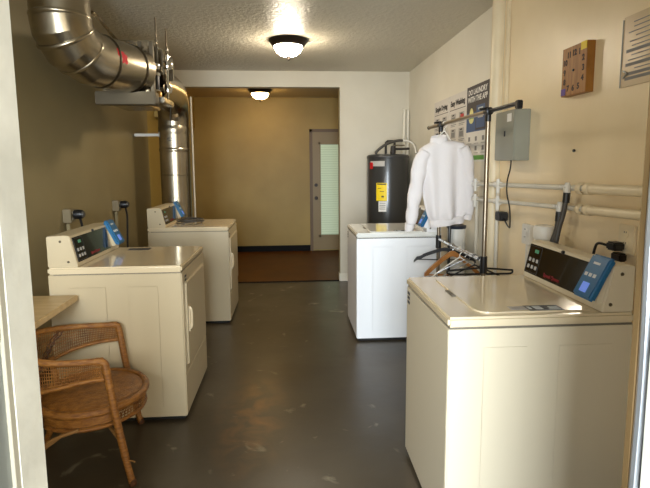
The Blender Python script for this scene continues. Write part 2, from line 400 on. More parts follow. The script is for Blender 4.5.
# ------------------------------------------------------------------ washers and dryers (front faces local +x)
HD = .915
def console(root, w, body, dr=0, df=0):
    """sloped control console along the rear, with panel, keypad and a blue card reader at the +y end"""
    hw = w / 2 - .012
    xb, xt, xr, zb, zt = -.232 + df, -.268 + df, -.352 + dr, HD, 1.088
    poly = [(xr, zb), (xb, zb), (xb, zb + .012), (xt, zt), (xt - .02, zt + .005), (xr, zt)]
    c = MB().prism(poly, 'y', -hw, hw, .004).build('console', body, root)
    s = Vector((xt - xb, 0, zt - zb - .012)); L_ = s.length; s.normalize(); n = Vector((s.z, 0, -s.x))
    o = Vector((xb, 0, zb + .012))
    def T(p): return o + s * p.y + Vector((0, p.x, 0)) + n * p.z      # p = (along y, up slope, out)
    def mb(): q = MB(); q.T = T; return q
    mb().box(-.308, .185, .012, L_ - .012, -.002, .003, .0015).build('control_panel', M['panel_black'], c)
    e = mb()
    for a in ((-.303, -.301), (-.19, -.188)): e.box(a[0], a[1], .018, L_ - .018, .003, .0038)
    e.box(-.303, -.188, .018, .020, .003, .0038).box(-.303, -.188, L_ - .020, L_ - .018, .003, .0038)
    e.build('keypad_outline', M['panel_trim'], c)
    mb().box(-.25, -.215, .115, .132, .003, .0042).build('display', M['led_green'], c)
    for iu in range(3):
        for iv in range(2):
            u, v = -.286 + iu * .034, .036 + iv * .034
            mb().box(u, u + .019, v, v + .019, .003, .006, .0015).build('button', M['button'], c)
    xo = T(Vector((-.06, .026, .0042)))
    text('Speed Queen', .024, M['red_dim'], c, 'lettering', xo, (0, 1, 0), s, 'CENTER', .0008)
    q = mb(); q.lathe([(0, .008), (.007, .007), (.008, 0), (.008, -.002)], 12, (-.02, L_ - .006, .002)); q.build('lock', M['black_plastic'], c)
    # reader: wedge mount and tilted blue plate
    rm = mb(); rm.prism([(.018, -.002), (L_ - .004, -.002), (L_ - .004, .004), (.036, .028), (.018, .028)], 'x', .206, .304, .003); rm.build('reader_mount', body, c)
    ca, sa = math.cos(.25), math.sin(.25)
    s2 = s * ca - n * sa; n2 = n * ca + s * sa; o2 = o + s * .022 + n * .060
    def T2(p): return o2 + s2 * p.y + Vector((0, p.x, 0)) + n2 * p.z
    def mb2(): q = MB(); q.T = T2; return q
    rd = mb2().box(.196, .312, 0, .178, -.028, 0, .008, 3).build('card_reader', M['blue'], c)
    mb2().box(.230, .272, .022, .062, -.001, .0014, .001).build('reader_screen', M['screen'], c)
    for u in (.214, .240, .266): mb2().box(u, u + .017, .086, .100, -.001, .001).build('reader_key', M['pale_mark'], c)
    mb2().box(.232, .272, .138, .147, -.001, .001).build('reader_marking', M['pale_mark'], c)
    for (xx, zz) in ((-.30, 1.06), (-.262, .945)):
        MB().lathe([(0, .004), (.006, .003), (.007, 0), (.007, -.004)], 12, (xx, hw, zz), 'y').build('screw', M['galv_dark'], c)
        MB().lathe([(0, -.004), (.006, -.003), (.007, 0), (.007, .004)], 12, (xx, -hw, zz), 'y').build('screw', M['galv_dark'], c)
    return c

def side_panels(root, w, m_):
    for sgn in (-1, 1):
        q = MB()
        for (x0, x1) in ((.055, .22), (-.27, -.065)):
            if sgn > 0: q.box(x0, x1, w / 2 - .001, w / 2 + .0012, .08, .80, .0011)
            else: q.box(x0, x1, -w / 2 - .0012, -w / 2 + .001, .08, .80, .0011)
        q.build('side_panel', m_, root)

def label_marks(root, w, y0, z0, flip=1):
    q = MB()
    for i in range(3):
        for j in range(4):
            q.box(.3555, .3566, y0 + flip * (j * .011), y0 + flip * (j * .011 + .007 + .003 * ((i + j) % 2)), z0 - i * .022, z0 - i * .022 + .013)
    q.build('label', M['ink'], root)

def cabinet(root, w, body, top, dr=0):
    MB().box(-.35 + dr, .352, -w / 2, w / 2, .022, HD - .041, .004, 2).build('cabinet', body, root)
    MB().box(-.345, .348, -w / 2 + .004, w / 2 - .004, HD - .046, HD - .038).build('seam', M['groove'], root)
    MB().box(-.352 + dr, .3555, -w / 2 - .003, w / 2 + .003, HD - .038, HD, .009, 4).build('top', top, root)
    MB().box(-.33, .335, -w / 2 + .02, w / 2 - .02, .0, .03).build('plinth', M['kick'], root)
    for yy in (-w / 2 + .03, w / 2 - .03):
        for sg in (-1, 1):
            pass

def washer(name, label, loc, rotz, body, top, w=.655):
    root = thing(name, label, 'washing machine', loc, rotz, 'top loading washers')
    cabinet(root, w, body, top)
    console(root, w, body)
    side_panels(root, w, body)
    # lid with rounded corners
    lx0, lx1, hy, r = -.20, .232, w / 2 - .035, .05
    poly = [(lx0, -hy)] + [(lx1 - r + r * math.sin(a), -hy + r - r * math.cos(a)) for a in [i * PI / 12 for i in range(7)]] \
        + [(lx1 - r + r * math.cos(a), hy - r + r * math.sin(a)) for a in [i * PI / 12 for i in range(7)]] + [(lx0, hy)]
    lid = MB().prism(poly, 'z', HD - .001, HD + .006, .003).build('lid', top, root)
    MB().box(lx1 - .012, lx1 + .018, -.05, .05, HD - .0005, HD + .004, .002).build('lid_grip', M['groove'], lid)
    # instruction label on the deck
    lb = MB().box(-.105, .03, w / 2 - .105, w / 2 - .04, HD + .006, HD + .0068).build('deck_label', M['label_dark'], root)
    k = MB()
    for a, b, c_, e in ((-.095, -.06, .018, .04), (-.095, -.05, .048, .056), (-.03, .0, .012, .05), (.012, .024, .015, .045)):
        k.box(a, b, w / 2 - .105 + c_, w / 2 - .105 + e, HD + .0068, HD + .0074)
    k.build('print', M['pale_mark'], lb)
    MB().box(.03, .095, w / 2 - .10, w / 2 - .055, HD + .006, HD + .0066).build('deck_notice', M['light_ink'], root)
    label_marks(root, w, -w / 2 + .03, HD - .075)
    MB().box(.3515, .3525, -w / 2 + .012, w / 2 - .012, .04, HD - .05).build('front_panel', body, root)
    return root

def dryer(name, label, loc, rotz, body, top, w=.683):
    root = thing(name, label, 'dryer', loc, rotz, 'front loading dryers')
    cabinet(root, w, body, top, -.022)
    console(root, w, body, -.022, .018)
    side_panels(root, w, body)
    MB().box(.345, .3545, -w / 2 + .001, w / 2 - .001, .03, .272, .004).build('lower_panel', body, root)
    MB().box(.345, .3545, -w / 2 + .001, w / 2 - .001, .278, HD - .043, .004).build('front_panel', body, root)
    door = MB().box(.35, .366, -w / 2 + .05, w / 2 - .06, .315, .805, .006, 3).build('door', body, root)
    hd = MB(); hd.box(.366, .372, -w / 2 + .085, -w / 2 + .125, .50, .66, .003)
    hd.tube(smooth_path([(.366, -w / 2 + .105, .515), (.377, -w / 2 + .105, .530), (.379, -w / 2 + .105, .58), (.377, -w / 2 + .105, .630), (.366, -w / 2 + .105, .645)], 4), .008, 8)
    hd.build('handle', top, door)
    for zz in (.37, .42, .70, .75):
        MB().lathe([(0, .007), (.006, .005), (.007, 0), (.007, -.002)], 10, (.3545, w / 2 - .035, zz), 'x').build('hinge', M['galv_dark'], door)
    lb = MB().box(-.12, .02, w / 2 - .13, w / 2 - .06, HD, HD + .0008).build('deck_label', M['label_dark'], root)
    label_marks(root, w, -w / 2 + .065, .83)
    return root

W0, W1 = .655, .683
washer('washing_machine', 'beige top load washer in right foreground with blue card reader', (.5644 + .355, 1.674 + W0 / 2, 0), PI - .006, M['bisque'], M['bisque_top'])
washer('washing_machine', 'white top load washer in front of the dark water heater', (.531 + .355, 3.916 + W0 / 2, 0), PI, M['white_metal'], M['white_top'])
d0 = dryer('clothes_dryer', 'cream dryer on the left nearest the wicker chair', (-.619 - .355, 2.738 + W1 / 2, 0), 0, M['bisque_dryer'], M['bisque_top'])
dup(d0, (-.580 - .355, 4.50 + W1 / 2, 0), 0, 'cream dryer further back beside the vertical metal duct', 'front loading dryers')

# ------------------------------------------------------------------ wicker chair
def wicker_chair(loc, rotz):
    root = thing('wicker_armchair', 'brown wicker armchair with round seat tucked under the tan table', 'chair', loc, rotz)
    HA = .605
    def arm_path(zf, zb_, n=44, out=0):
        pts = []
        for sgn, rng in ((-1, range(0, 10)),):
            for i in rng: pts.append((.092 - .142 * i / 10, -.267 - out, 0))
        for i in range(n + 1):
            a = -PI / 2 - PI * i / n
            pts.append((-.05 + (.267 + out) * math.cos(a), (.267 + out) * math.sin(a), 0))
        for i in range(1, 11): pts.append((-.05 + .142 * i / 10, .267 + out, 0))
        res = []
        for i, p in enumerate(pts):
            t = i / (len(pts) - 1); b = math.sin(PI * t) ** 3
            res.append(Vector((p[0], p[1], zf + (zb_ - zf) * b)))
        return res
    topp = arm_path(HA, HA + .04); low = arm_path(HA - .088, HA - .185)
    # seat: domed disc
    MB().lathe([(0, .396), (.12, .394), (.20, .389), (.236, .381), (.248, .370), (.24, .362), (0, .36)], 48).build('seat', M['cane_wrap'], root, loc=(0, 0, -.022))
    MB().tube([(.244 * math.cos(a), .244 * math.sin(a), .373) for a in [2 * PI * i / 48 for i in range(48)]], .019, 10, closed=True).build('seat_rim', M['cane_wrap'], root, loc=(0, 0, -.022))
    ap = MB(); N = 84
    for k in range(N):
        a = 2 * PI * k / N
        for sg in (-.05, .05):
            ap.tube([(.246 * math.cos(a), .246 * math.sin(a), .365), (.240 * math.cos(a + sg), .240 * math.sin(a + sg), .300)], .0022, 4)
    for zz in (.348, .335, .322, .309):
        ap.tube([(.244 * math.cos(2 * PI * i / 48), .244 * math.sin(2 * PI * i / 48), zz) for i in range(48)], .0026, 5, closed=True)
    ap.build('seat_apron', M['cane'], root, loc=(0, 0, -.022))
    MB().tube([(.240 * math.cos(2 * PI * i / 48), .240 * math.sin(2 * PI * i / 48), .298) for i in range(48)], .010, 8, closed=True).build('apron_hoop', M['cane_wrap'], root, loc=(0, 0, -.022))
    wr = MB()
    for i in range(9):
        t0 = math.radians(-150 + i * 9.5); t1 = math.radians(-150 + (i + 1) * 9.5)
        wr.quad((.25 * math.cos(t0), .25 * math.sin(t0), .372), (.25 * math.cos(t1), .25 * math.sin(t1), .372), (.247 * math.cos(t1), .247 * math.sin(t1), .315), (.247 * math.cos(t0), .247 * math.sin(t0), .315))
    wr.build('apron_wrap', M['cane_wrap'], root, loc=(0, 0, -.022))
    MB().tube(topp, .0155, 10).build('arm_rail', M['cane_wrap'], root)
    MB().tube(low, .010, 8).build('lower_rail', M['cane_wrap'], root)
    # open woven band between the rails
    bd = MB(); rows = 8
    for j in range(1, rows):
        t = j / rows
        bd.tube([topp[i].lerp(low[i], t) for i in range(len(topp))], .0022, 4, flat=1)
    n = len(topp); fine = 116
    for k in range(1, fine):
        x = (n - 1) * k / fine; i = min(int(x), n - 2); f = x - i
        a = topp[i].lerp(topp[i + 1], f); b = low[i].lerp(low[i + 1], f)
        bd.tube([a, a.lerp(b, .5), b], .0021, 4)
    bd.build('woven_band', M['cane'], root)
    # plaited braid on the back half of the band
    for sgn in (1, -1):
        br = MB()
        for rep in range(3):
            pts = []
            for i in range(0, 13):
                t = i / 12; k = int((n - 1) * ((.24 if sgn > 0 else .76) + sgn * (.10 * t + .012 * rep)))
                pts.append(topp[k].lerp(low[k], t))
            br.tube(pts, .004, 6)
        br.build('braid', M['cane_dark'], root)
    for sgn in (-1, 1):
        MB().tube(smooth_path([(.060, sgn * .267, HA), (.092, sgn * .270, HA - .008), (.104, sgn * .272, HA - .05), (.125, sgn * .276, .38), (.16, sgn * .282, .15), (.185, sgn * .287, .012)], 6), [.0175] * 25 + [.016] * 6, 10).build('front_leg', M['cane_wrap'], root)
        MB().tube(smooth_path([(-.225, sgn * .20, HA - .12), (-.215, sgn * .19, .42), (-.205, sgn * .175, .30), (-.235, sgn * .20, .14), (-.285, sgn * .225, .012)], 6), .016, 10).build('back_leg', M['cane_wrap'], root)
        MB().lathe([(0, 0), (.016, 0), (.018, .01), (.015, .03), (0, .03)], 12, (.187, sgn * .2875, 0)).build('foot_cap', M['cane_dark'], root)
        MB().lathe([(0, 0), (.016, 0), (.018, .01), (.015, .03), (0, .03)], 12, (-.288, sgn * .226, 0)).build('foot_cap', M['cane_dark'], root)
    MB().tube([(.14, -.279, .23), (0, 0, .264), (-.225, .192, .17)], .009, 8).build('brace', M['cane_pale'], root)
    MB().tube([(.14, .279, .23), (0, 0, .246), (-.225, -.192, .17)], .009, 8).build('brace', M['cane_pale'], root)
    MB().tube(smooth_path([(-.24, -.20, .13), (-.16, -.235, .24), (-.03, -.25, .285)], 5), .008, 8).build('brace', M['cane_pale'], root)
    MB().tube([(.165, -.284, .125), (.195, -.31, .13), (.205, -.318, .128)], .003, 6).build('loose_strand', M['cane_pale'], root)
    return root
wicker_chair((-1.0, 2.40, 0), math.radians(13))

# ------------------------------------------------------------------ wall table on the left
t = thing('wall_table', 'tan laminate table against the left wall above the wicker chair', 'table', (-1.44, 2.45, 0))
MB().prism([(-.255, -.24), (.275, -.24), (.258, .262), (-.255, .262)], 'z', .735, .768, .005).build('tabletop', M['table'], t)
for sx_ in (-.22, .19):
    if sx_ < 0:
        for s2 in (-.20, .20):
            MB().box(sx_ - .02, sx_ + .02, s2 - .02, s2 + .02, 0, .735, .003).build('leg', M['table'], t)
MB().box(-.255, -.235, -.22, .22, .66, .735, .003).build('apron', M['table'], t)
for s2 in (-.20, .20):
    MB().prism([(-.20, .52), (-.18, .52), (.05, .735), (.02, .735)], 'y', s2 - .012, s2 + .012, .002).build('bracket', M['table'], t)

# ------------------------------------------------------------------ exhaust duct
def make_duct():
    root = thing('exhaust_duct', 'galvanised metal exhaust duct running under the ceiling above the dryers', 'duct', (-1.24, 5.42, 0))
    O = Vector((-1.24, 5.42, 0))
    def B(): q = MB(); q.T = lambda p: p - O; return q
    R = .166
    # near riser through the ceiling, then gored elbow towards the back
    c0 = Vector((-1.348, 3.12, 0))
    B().tube([c0 + Vector((0, 0, 2.60)), c0 + Vector((0, 0, 2.33))], R, 36, cap=False).build('riser_pipe', M['galv'], root)
    path = [c0 + Vector((0, 0, 2.35)), c0 + Vector((.003, .008, 2.285)), c0 + Vector((.024, .06, 2.208)), c0 + Vector((.075, .185, 2.160)), c0 + Vector((.14, .345, 2.155)), c0 + Vector((.195, .53, 2.163)), c0 + Vector((.235, .64, 2.165))]
    B().tube(path, [R + .004] * 5 + [R, R], 36, cap=False).build('elbow', M['galv'], root, angle=14)
    def ring(p, dr, r, wd, name='seam_ring', mm='galv'):
        dr = Vector(dr).normalized()
        B().tube([p - dr * wd, p - dr * wd * .4, p + dr * wd * .4, p + dr * wd], [r, r + .006, r + .006, r], 36).build(name, M[mm], root)
    ring(c0 + Vector((0, 0, 2.352)), (0, 0, 1), R, .012, 'seam_ring', 'galv')
    ring(c0 + Vector((.010, .028, 2.250)), (.22, .55, -.80), R + .002, .013)
    ring(c0 + Vector((.048, .12, 2.183)), (.33, .82, -.46), R + .002, .013)
    ring(c0 + Vector((.112, .275, 2.157)), (.37, .92, 0), R + .002, .014, 'seam_ring', 'galv_mid')
    ring(c0 + Vector((.205, .555, 2.163)), (.37, .92, 0), R - .001, .016, 'seam_ring', 'galv_mid')
    # sticker on the round pipe facing the room
    ax = Vector((.375, .927, 0)); side = Vector((.927, -.375, 0)); pc = c0 + Vector((.118, .295, 2.155))
    st = B()
    for i in range(8):
        a0, a1 = math.radians(-26 + i * 7), math.radians(-26 + (i + 1) * 7)
        def pp(a, h): return pc + ax * h + side * (math.cos(a) * (R + .0035)) + Vector((0, 0, math.sin(a) * (R + .0035)))
        st.quad(pp(a0, -.055), pp(a0, .055), pp(a1, .055), pp(a1, -.055))
    sk = st.build('sticker', M['galv'], root)
    rm = B()
    for (h, a, r_) in ((-.025, 34, .017), (-.012, 27, .014), (.004, 36, .015), (.016, 26, .018), (.028, 31, .013), (-.002, 20, .012), (.03, 20, .013), (-.034, 42, .010)):
        a = math.radians(a - 22); p = pc + ax * h + side * (math.cos(a) * (R + .0045)) + Vector((0, 0, math.sin(a) * (R + .0045)))
        nrm = side * math.cos(a) + Vector((0, 0, math.sin(a)))
        rm.tube([p, p + nrm * .0015], r_ * 1.15, 9)
    rm.build('red_print', M['red_print'], sk)
    # rectangular fan box and flange
    B().box(-1.36, -1.09, 3.76, 4.30, 1.935, 2.36, .006).build('fan_box', M['galv'], root)
    B().box(-1.385, -.975, 3.735, 3.765, 2.335, 2.375, .004).build('flange', M['galv'], root)
    B().box(-1.385, -.96, 3.66, 3.765, 1.915, 2.005, .006).build('drip_tray', M['galv_mid'], root)
    for xx in (-1.115, -1.075, -1.035, -.995):
        B().box(xx - .012, xx + .012, 3.72 + .02 * ((xx * 50) % 1), 3.77, 2.01, 2.37, .004).build('flange_rib', M['galv_dark'] if xx in (-1.075, -.995) else M['galv'], root)
    # hanging rods with nuts
    for (x, y) in ((-1.02, 3.98), (-1.015, 4.28)):
        rod = B().tube([(x, y, 2.605), (x, y, 2.20)], .006, 8).build('hanger_rod', M['steel'], root)
        nb = B()
        nb.lathe([(0, 0), (.03, 0), (.03, .008), (.014, .012), (.014, .03), (0, .03)], 6, (x, y, 2.37))
        nb.lathe([(0, 0), (.016, 0), (.016, .02), (0, .02)], 6, (x, y, 2.42))
        nb.build('nut', M['chrome'], rod)
        B().box(x - .035, x + .05, y - .02, y + .02, 2.18, 2.37, .006).build('mounting_bracket', M['galv'], root)
    # motor, capacitor and clamps on the room side
    B().lathe([(0, 0), (.032, 0), (.038, .012), (.038, .15), (.03, .162), (0, .162)], 24, (-1.015, 3.86, 2.01)).build('motor', M['black_plastic'], root)
    for zz in (2.02, 2.145):
        B().lathe([(.037, 0), (.046, .002), (.046, .022), (.037, .024)], 24, (-1.015, 3.86, zz)).build('motor_band', M['chrome'], root)
    B().box(-1.085, -.975, 3.835, 3.85, 2.235, 2.375, .005).build('side_plate', M['galv'], root)
    B().lathe([(0, 0), (.026, .004), (.032, .02), (.028, .045), (0, .055)], 18, (-1.0, 3.86, 2.19)).build('junction_cap', M['chrome'], root)
    for (px_, py_, pz_, pr_) in ((-.945, 4.0, 2.255, .044), (-.955, 4.02, 2.075, .038)):
        B().lathe([(0, -.035), (pr_ * .8, -.03), (pr_, 0), (pr_ * .8, .03), (0, .035)], 18, (px_, py_, pz_)).build('fan_cap', M['chrome'], root)
    B().tube([(-1.06, 4.0, 2.255), (-.93, 4.0, 2.255)], .014, 10).build('cap_pipe', M['steel'], root)
    B().tube([(-1.06, 4.02, 2.075), (-.94, 4.02, 2.075)], .014, 10).build('cap_pipe', M['steel'], root)
    B().tube([(-.955, 4.01, 2.0), (-.950, 4.01, 2.33)], .010, 10).build('side_rod', M['chrome'], root)
    B().box(-1.085, -.93, 3.80, 4.10, 1.945, 1.985, .006).build('motor_shelf', M['galv'], root)
    B().lathe([(0, 0), (.022, 0), (.024, .03), (.012, .045), (0, .045)], 8, (-.975, 3.82, 1.985)).build('brass_fitting', M['yellow_brass'], root)
    B().tube(smooth_path([(-.93, 4.0, 1.97), (-.95, 4.05, 1.90), (-.99, 4.2, 1.80), (-1.05, 4.6, 1.82)], 5), .004, 6).build('wire', M['rubber_grey'], root)
    # far elbow and the vertical stack behind the further dryer
    pth = [(-1.16, 4.25, 2.17), (-1.175, 4.6, 2.19), (-1.19, 4.9, 2.205)]
    cx, cyv = -1.24, 5.42
    for i in range(0, 7):
        a = PI / 2 * i / 6
        pth.append((-1.205 - .035 * i / 6, 5.12 + .30 * math.sin(a), 1.905 + .30 * math.cos(a)))
    B().tube(pth, .162, 36, cap=False).build('far_elbow', M['galv'], root, angle=12)
    B().tube([(cx, cyv, 1.91), (cx, cyv, 0.0)], .160, 40, cap=False).build('stack_pipe', M['galv'], root)
    ring(Vector((cx, cyv, 1.86)), (0, 0, 1), .160, .05, 'collar')
    ring(Vector((cx, cyv, 1.645)), (0, 0, 1), .160, .022)
    ring(Vector((cx, cyv, 1.38)), (0, 0, 1), .158, .008)
    B().box(XL + .001, -1.34, 5.54, 5.565, 1.80, 1.83, .003).build('wall_bracket', M['pvc'], root)
    B().tube([(-1.245, 3.33, 2.445), (-1.235, 3.40, 2.437), (-1.20, 3.50, 2.37), (-1.17, 3.58, 2.32)], .014, 4).build('strap', M['galv'], root)
    text('C.L', .05, M['ink'], root, 'marking', Vector((-1.245, 5.2545, 1.735)) - O, (1, .12, 0), (0, 0, 1), 'CENTER')
    return root
make_duct()
tag(MB().tube([(0, 0, 0), (0, 0, 2.24)], .011, 10).build('conduit_pipe', M['pipe_white'], loc=(-1.10, 5.66, 0)), 'thin white vertical conduit just right of the metal duct stack', 'pipe')

# ------------------------------------------------------------------ ceiling lamps
def ceiling_lamp(label, loc, shade, sc=1.0):
    root = thing('ceiling_lamp', label, 'lamp', loc, 0, 'flush ceiling lamps')
    MB().lathe([(0, 0), (.178 * sc, 0), (.180 * sc, -.010), (.168 * sc, -.022), (.150 * sc, -.050), (.136 * sc, -.060), (0, -.060)], 40).build('base_ring', M['bronze'], root)
    MB().lathe([(.130 * sc, -.060), (.127 * sc, -.075), (.108 * sc, -.108), (.076 * sc, -.132), (.036 * sc, -.144), (0, -.146)], 40).build('glass_shade', shade, root)
    MB().lathe([(0, -.140), (.022, -.142), (.022, -.150), (.009, -.155), (.012, -.166), (.006, -.182), (0, -.185)], 14).build('finial', M['bronze'], root)
    return root
ceiling_lamp('dome ceiling lamp with bronze ring in the front laundry room', (-.003, 4.62, HC), M['lamp_main'])
ceiling_lamp('amber glowing dome ceiling lamp in the back room', (-.436, 7.50, HC - .004), M['lamp_back'])

# ------------------------------------------------------------------ water heater
wh = thing('water_heater', 'dark grey cylindrical water heater with yellow label in the back corner', 'water heater', (1.152, 5.76, 0))
MB().lathe([(0, .0), (.233, 0), (.245, .03), (.245, 1.565), (.240, 1.585), (.20, 1.595), (0, 1.60)], 56).build('tank', M['heater'], wh)
MB().lathe([(.245, 1.545), (.2475, 1.548), (.2475, 1.572), (.245, 1.575)], 56).build('top_band', M['panel_trim'], wh)
def cyl_patch(a0, a1, z0, z1, r):
    q = MB(); n = 10
    for i in range(n):
        b0 = a0 + (a1 - a0) * i / n; b1 = a0 + (a1 - a0) * (i + 1) / n
        q.quad((r * math.sin(b0), -r * math.cos(b0), z0), (r * math.sin(b1), -r * math.cos(b1), z0), (r * math.sin(b1), -r * math.cos(b1), z1), (r * math.sin(b0), -r * math.cos(b0), z1))
    return q
el = cyl_patch(-.74, -.22, 1.06, 1.265, .2465).build('energy_label', M['yellow'], wh)
q = cyl_patch(-.70, -.26, 1.245, 1.258, .2472); q.build('print', M['ink'], el)
cyl_patch(-.66, -.5, 1.20, 1.206, .2472).build('print', M['ink'], el)
cyl_patch(-.56, -.36, 1.165, 1.172, .2472).build('print', M['ink'], el)
cyl_patch(-.48, -.36, 1.10, 1.118, .2472).build('print', M['ink'], el)
wl = cyl_patch(-.62, -.24, .935, 1.055, .2465).build('spec_label', M['label_white'], wh)
for zz in (1.03, 1.005, .985, .962): cyl_patch(-.58, -.28, zz, zz + .008, .2472).build('print', M['grey_ink'], wl)
bl = cyl_patch(-1.15, -.34, 1.455, 1.515, .2465).build('name_plate', M['light_ink'], wh)
cyl_patch(-1.18, -.95, 1.425, 1.50, .2472).build('red_mark', M['red_mark'], bl)
MB().tube(smooth_path([(-.15, -.05, 1.595), (-.14, -.05, 1.63), (-.05, -.05, 1.70), (.05, -.04, 1.74), (.13, -.03, 1.755), (.17, 0, 1.755)], 5), .016, 10).build('supply_hose', M['rubber_grey'], wh)
MB().tube(smooth_path([(.17, 0, 1.755), (.24, .0, 1.75), (.30, -.05, 1.70), (.31, -.12, 1.60)], 5), .012, 10).build('drain_hose', M['pvc'], wh)
MB().tube([(-.02, .02, 1.59), (-.02, .02, 1.735), (.0, .02, 1.75), (.07, .02, 1.75), (.085, .02, 1.735), (.085, .02, 1.59)], .014, 10).build('copper_pipe', M['copper_dark'], wh)
MB().lathe([(0, 0), (.03, 0), (.034, .02), (.03, .09), (.014, .1), (0, .1)], 16, (.05, -.06, 1.595)).build('valve', M['copper_dark'], wh)
MB().tube([(.05, -.05, 1.655), (.14, -.04, 1.655), (.25, -.03, 1.66)], .014, 10).build('outlet_pipe', M['copper_dark'], wh)
MB().tube([(.06, 0, 1.70), (.20, .0, 1.70)], .009, 10).build('outlet_pipe', M['galv'], wh)
for i, xx in enumerate((1.405, 1.452)):
    tag(MB().tube([(0, 0, 0), (0, 0, 2.15 - .01 * i)], .017, 12).build('riser_pipe', M['pipe_white'], loc=(xx, 6.02, 0)),
        ['white vertical pipe on back wall nearest the water heater', 'white vertical pipe in the back right corner'][i], 'pipe')

# ------------------------------------------------------------------ right wall: posters
YD = (0, -1, 0); ZU = (0, 0, 1)
XP = XR - .004
def poster(label, y_far, y_near, zb, zt, m_):
    root = thing('poster', label, 'poster', (XR, (y_far + y_near) / 2, (zb + zt) / 2), 0, 'laundry posters on the right wall')
    O = Vector(root.location)
    q = MB(); q.T = lambda p: p - O
    sheet = q.box(XP, XR - .0004, y_near, y_far, zb, zt).build('sheet', m_, root, smooth=False)
    def rect(y0, y1, z0, z1, mm, name='print', lift=.001):
        q = MB(); q.T = lambda p: p - O
        return q.box(XP - lift, XP - lift + .0008, y1, y0, z0, z1).build(name, mm, root, smooth=False)
    def T(body, size, y, z_, mm, bold=.002, align='CENTER'):
        return text(body, size, mm, root, 'lettering', Vector((XP - .0016, y, z_)) - O, YD, ZU, align, bold)
    return root, rect, T
def washing_poster(label, yf, yn, title):
    root, rect, T = poster(label, yf, yn, 1.50, 2.088, M['poster_white'])
    yc = (yf + yn) / 2; wd = yf - yn
    T(title, .066, yc, 1.99, M['ink'], .0025)
    rect(yf - .02, yn + .02, 1.952, 1.957, M['ink'])
    k = 0
    for r_ in range(3):
        for c_ in range(2):
            y0 = yf - .05 - c_ * wd * .48; z1 = 1.92 - r_ * .135
            rect(y0, y0 - .13, z1 - .085, z1, M['light_ink'])
            rect(y0 - .02, y0 - .11, z1 - .075, z1 - .03, M['grey_ink'], lift=.0018)
            rect(y0 - .035, y0 - .09, z1 - .02, z1 - .008, M['ink'], lift=.0018)
            rect(y0, y0 - .14, z1 - .10, z1 - .094, M['grey_ink']); rect(y0, y0 - .11, z1 - .113, z1 - .108, M['grey_ink'])
    return root, rect
washing_poster('white poster headed Simple Drying, farthest of the three posters', 4.985, 4.52, 'Simple Drying')
_, rc = washing_poster('white poster headed Easy Washing, middle of the three posters', 4.505, 4.06, 'Easy Washing')
rc(4.20, 4.12, 1.86, 1.90, M['red_mark'], 'print', .0024)
root, rect, T = poster('charcoal and blue poster reading DO LAUNDRY WITH THE APP', 4.05, 3.595, 1.49, 2.094, M['poster_pale'])
rect(4.05, 3.595, 1.73, 2.094, M['poster_dark'], 'dark_field')
rect(4.05, 3.595, 1.73, 1.885, M['poster_blue'], 'blue_field', .0014)
text('DO LAUNDRY\nWITH THE APP', .060, M['label_white'], root, 'lettering', Vector((XP - .0022, 3.822, 2.025)) - Vector(root.location), YD, ZU, 'CENTER', .0016)
rect(3.85, 3.65, 1.74, 1.945, M['poster_dark'], 'phone', .0020)
rect(3.835, 3.665, 1.755, 1.93, M['poster_blue'], 'phone_screen', .0026)
rect(3.80, 3.70, 1.895, 1.91, M['pale_mark'], 'print', .0032); rect(3.80, 3.70, 1.83, 1.86, M['light_ink'], 'print', .0032)
q = MB(); O = Vector(root.location); q.T = lambda p: p - O
q.prism([(3.94 + .055 * math.cos(a) * (1 if math.sin(a) < 0 else .8), 1.845 + (.05 * math.sin(a) if math.sin(a) < 0 else .075 * math.sin(a))) for a in [2 * PI * i / 20 for i in range(20)]], 'x', XP - .003, XP - .0018)
q.build('droplet', M['poster_yellow'], root)
rect(3.99, 3.89, 1.835, 1.848, M['poster_green'], 'print', .0034)
for r_ in range(2):
    for c_ in range(3):
        y0 = 4.02 - c_ * .145
        rect(y0 - .02, y0 - .06, 1.655 - r_ * .075, 1.69 - r_ * .075, M['grey_ink']); rect(y0, y0 - .09, 1.633 - r_ * .075, 1.639 - r_ * .075, M['light_ink'])
rect(4.02, 3.66, 1.505, 1.54, M['poster_green'], 'green_bar')
text('START TODAY', .026, M['label_white'], root, 'lettering', Vector((XP - .0024, 3.84, 1.513)) - O, YD, ZU, 'CENTER', .0005) if False else None

# ------------------------------------------------------------------ right wall: pipes, boxes, clock, notice
tag(MB().tube([(0, 0, 0), (0, 0, HC)], .047, 24).build('drain_pipe', M['pipe_cream'], loc=(XR - .019, 3.43, 0)), 'thick cream vertical pipe beside the dark poster', 'pipe')
tag(MB().box(-.018, 0, -.02, .02, 1.83, HC, .006).build('cable_trunking', M['pipe_cream'], loc=(XR, 3.30, 0)), 'narrow cream vertical trunking right of the thick pipe', 'trunking')

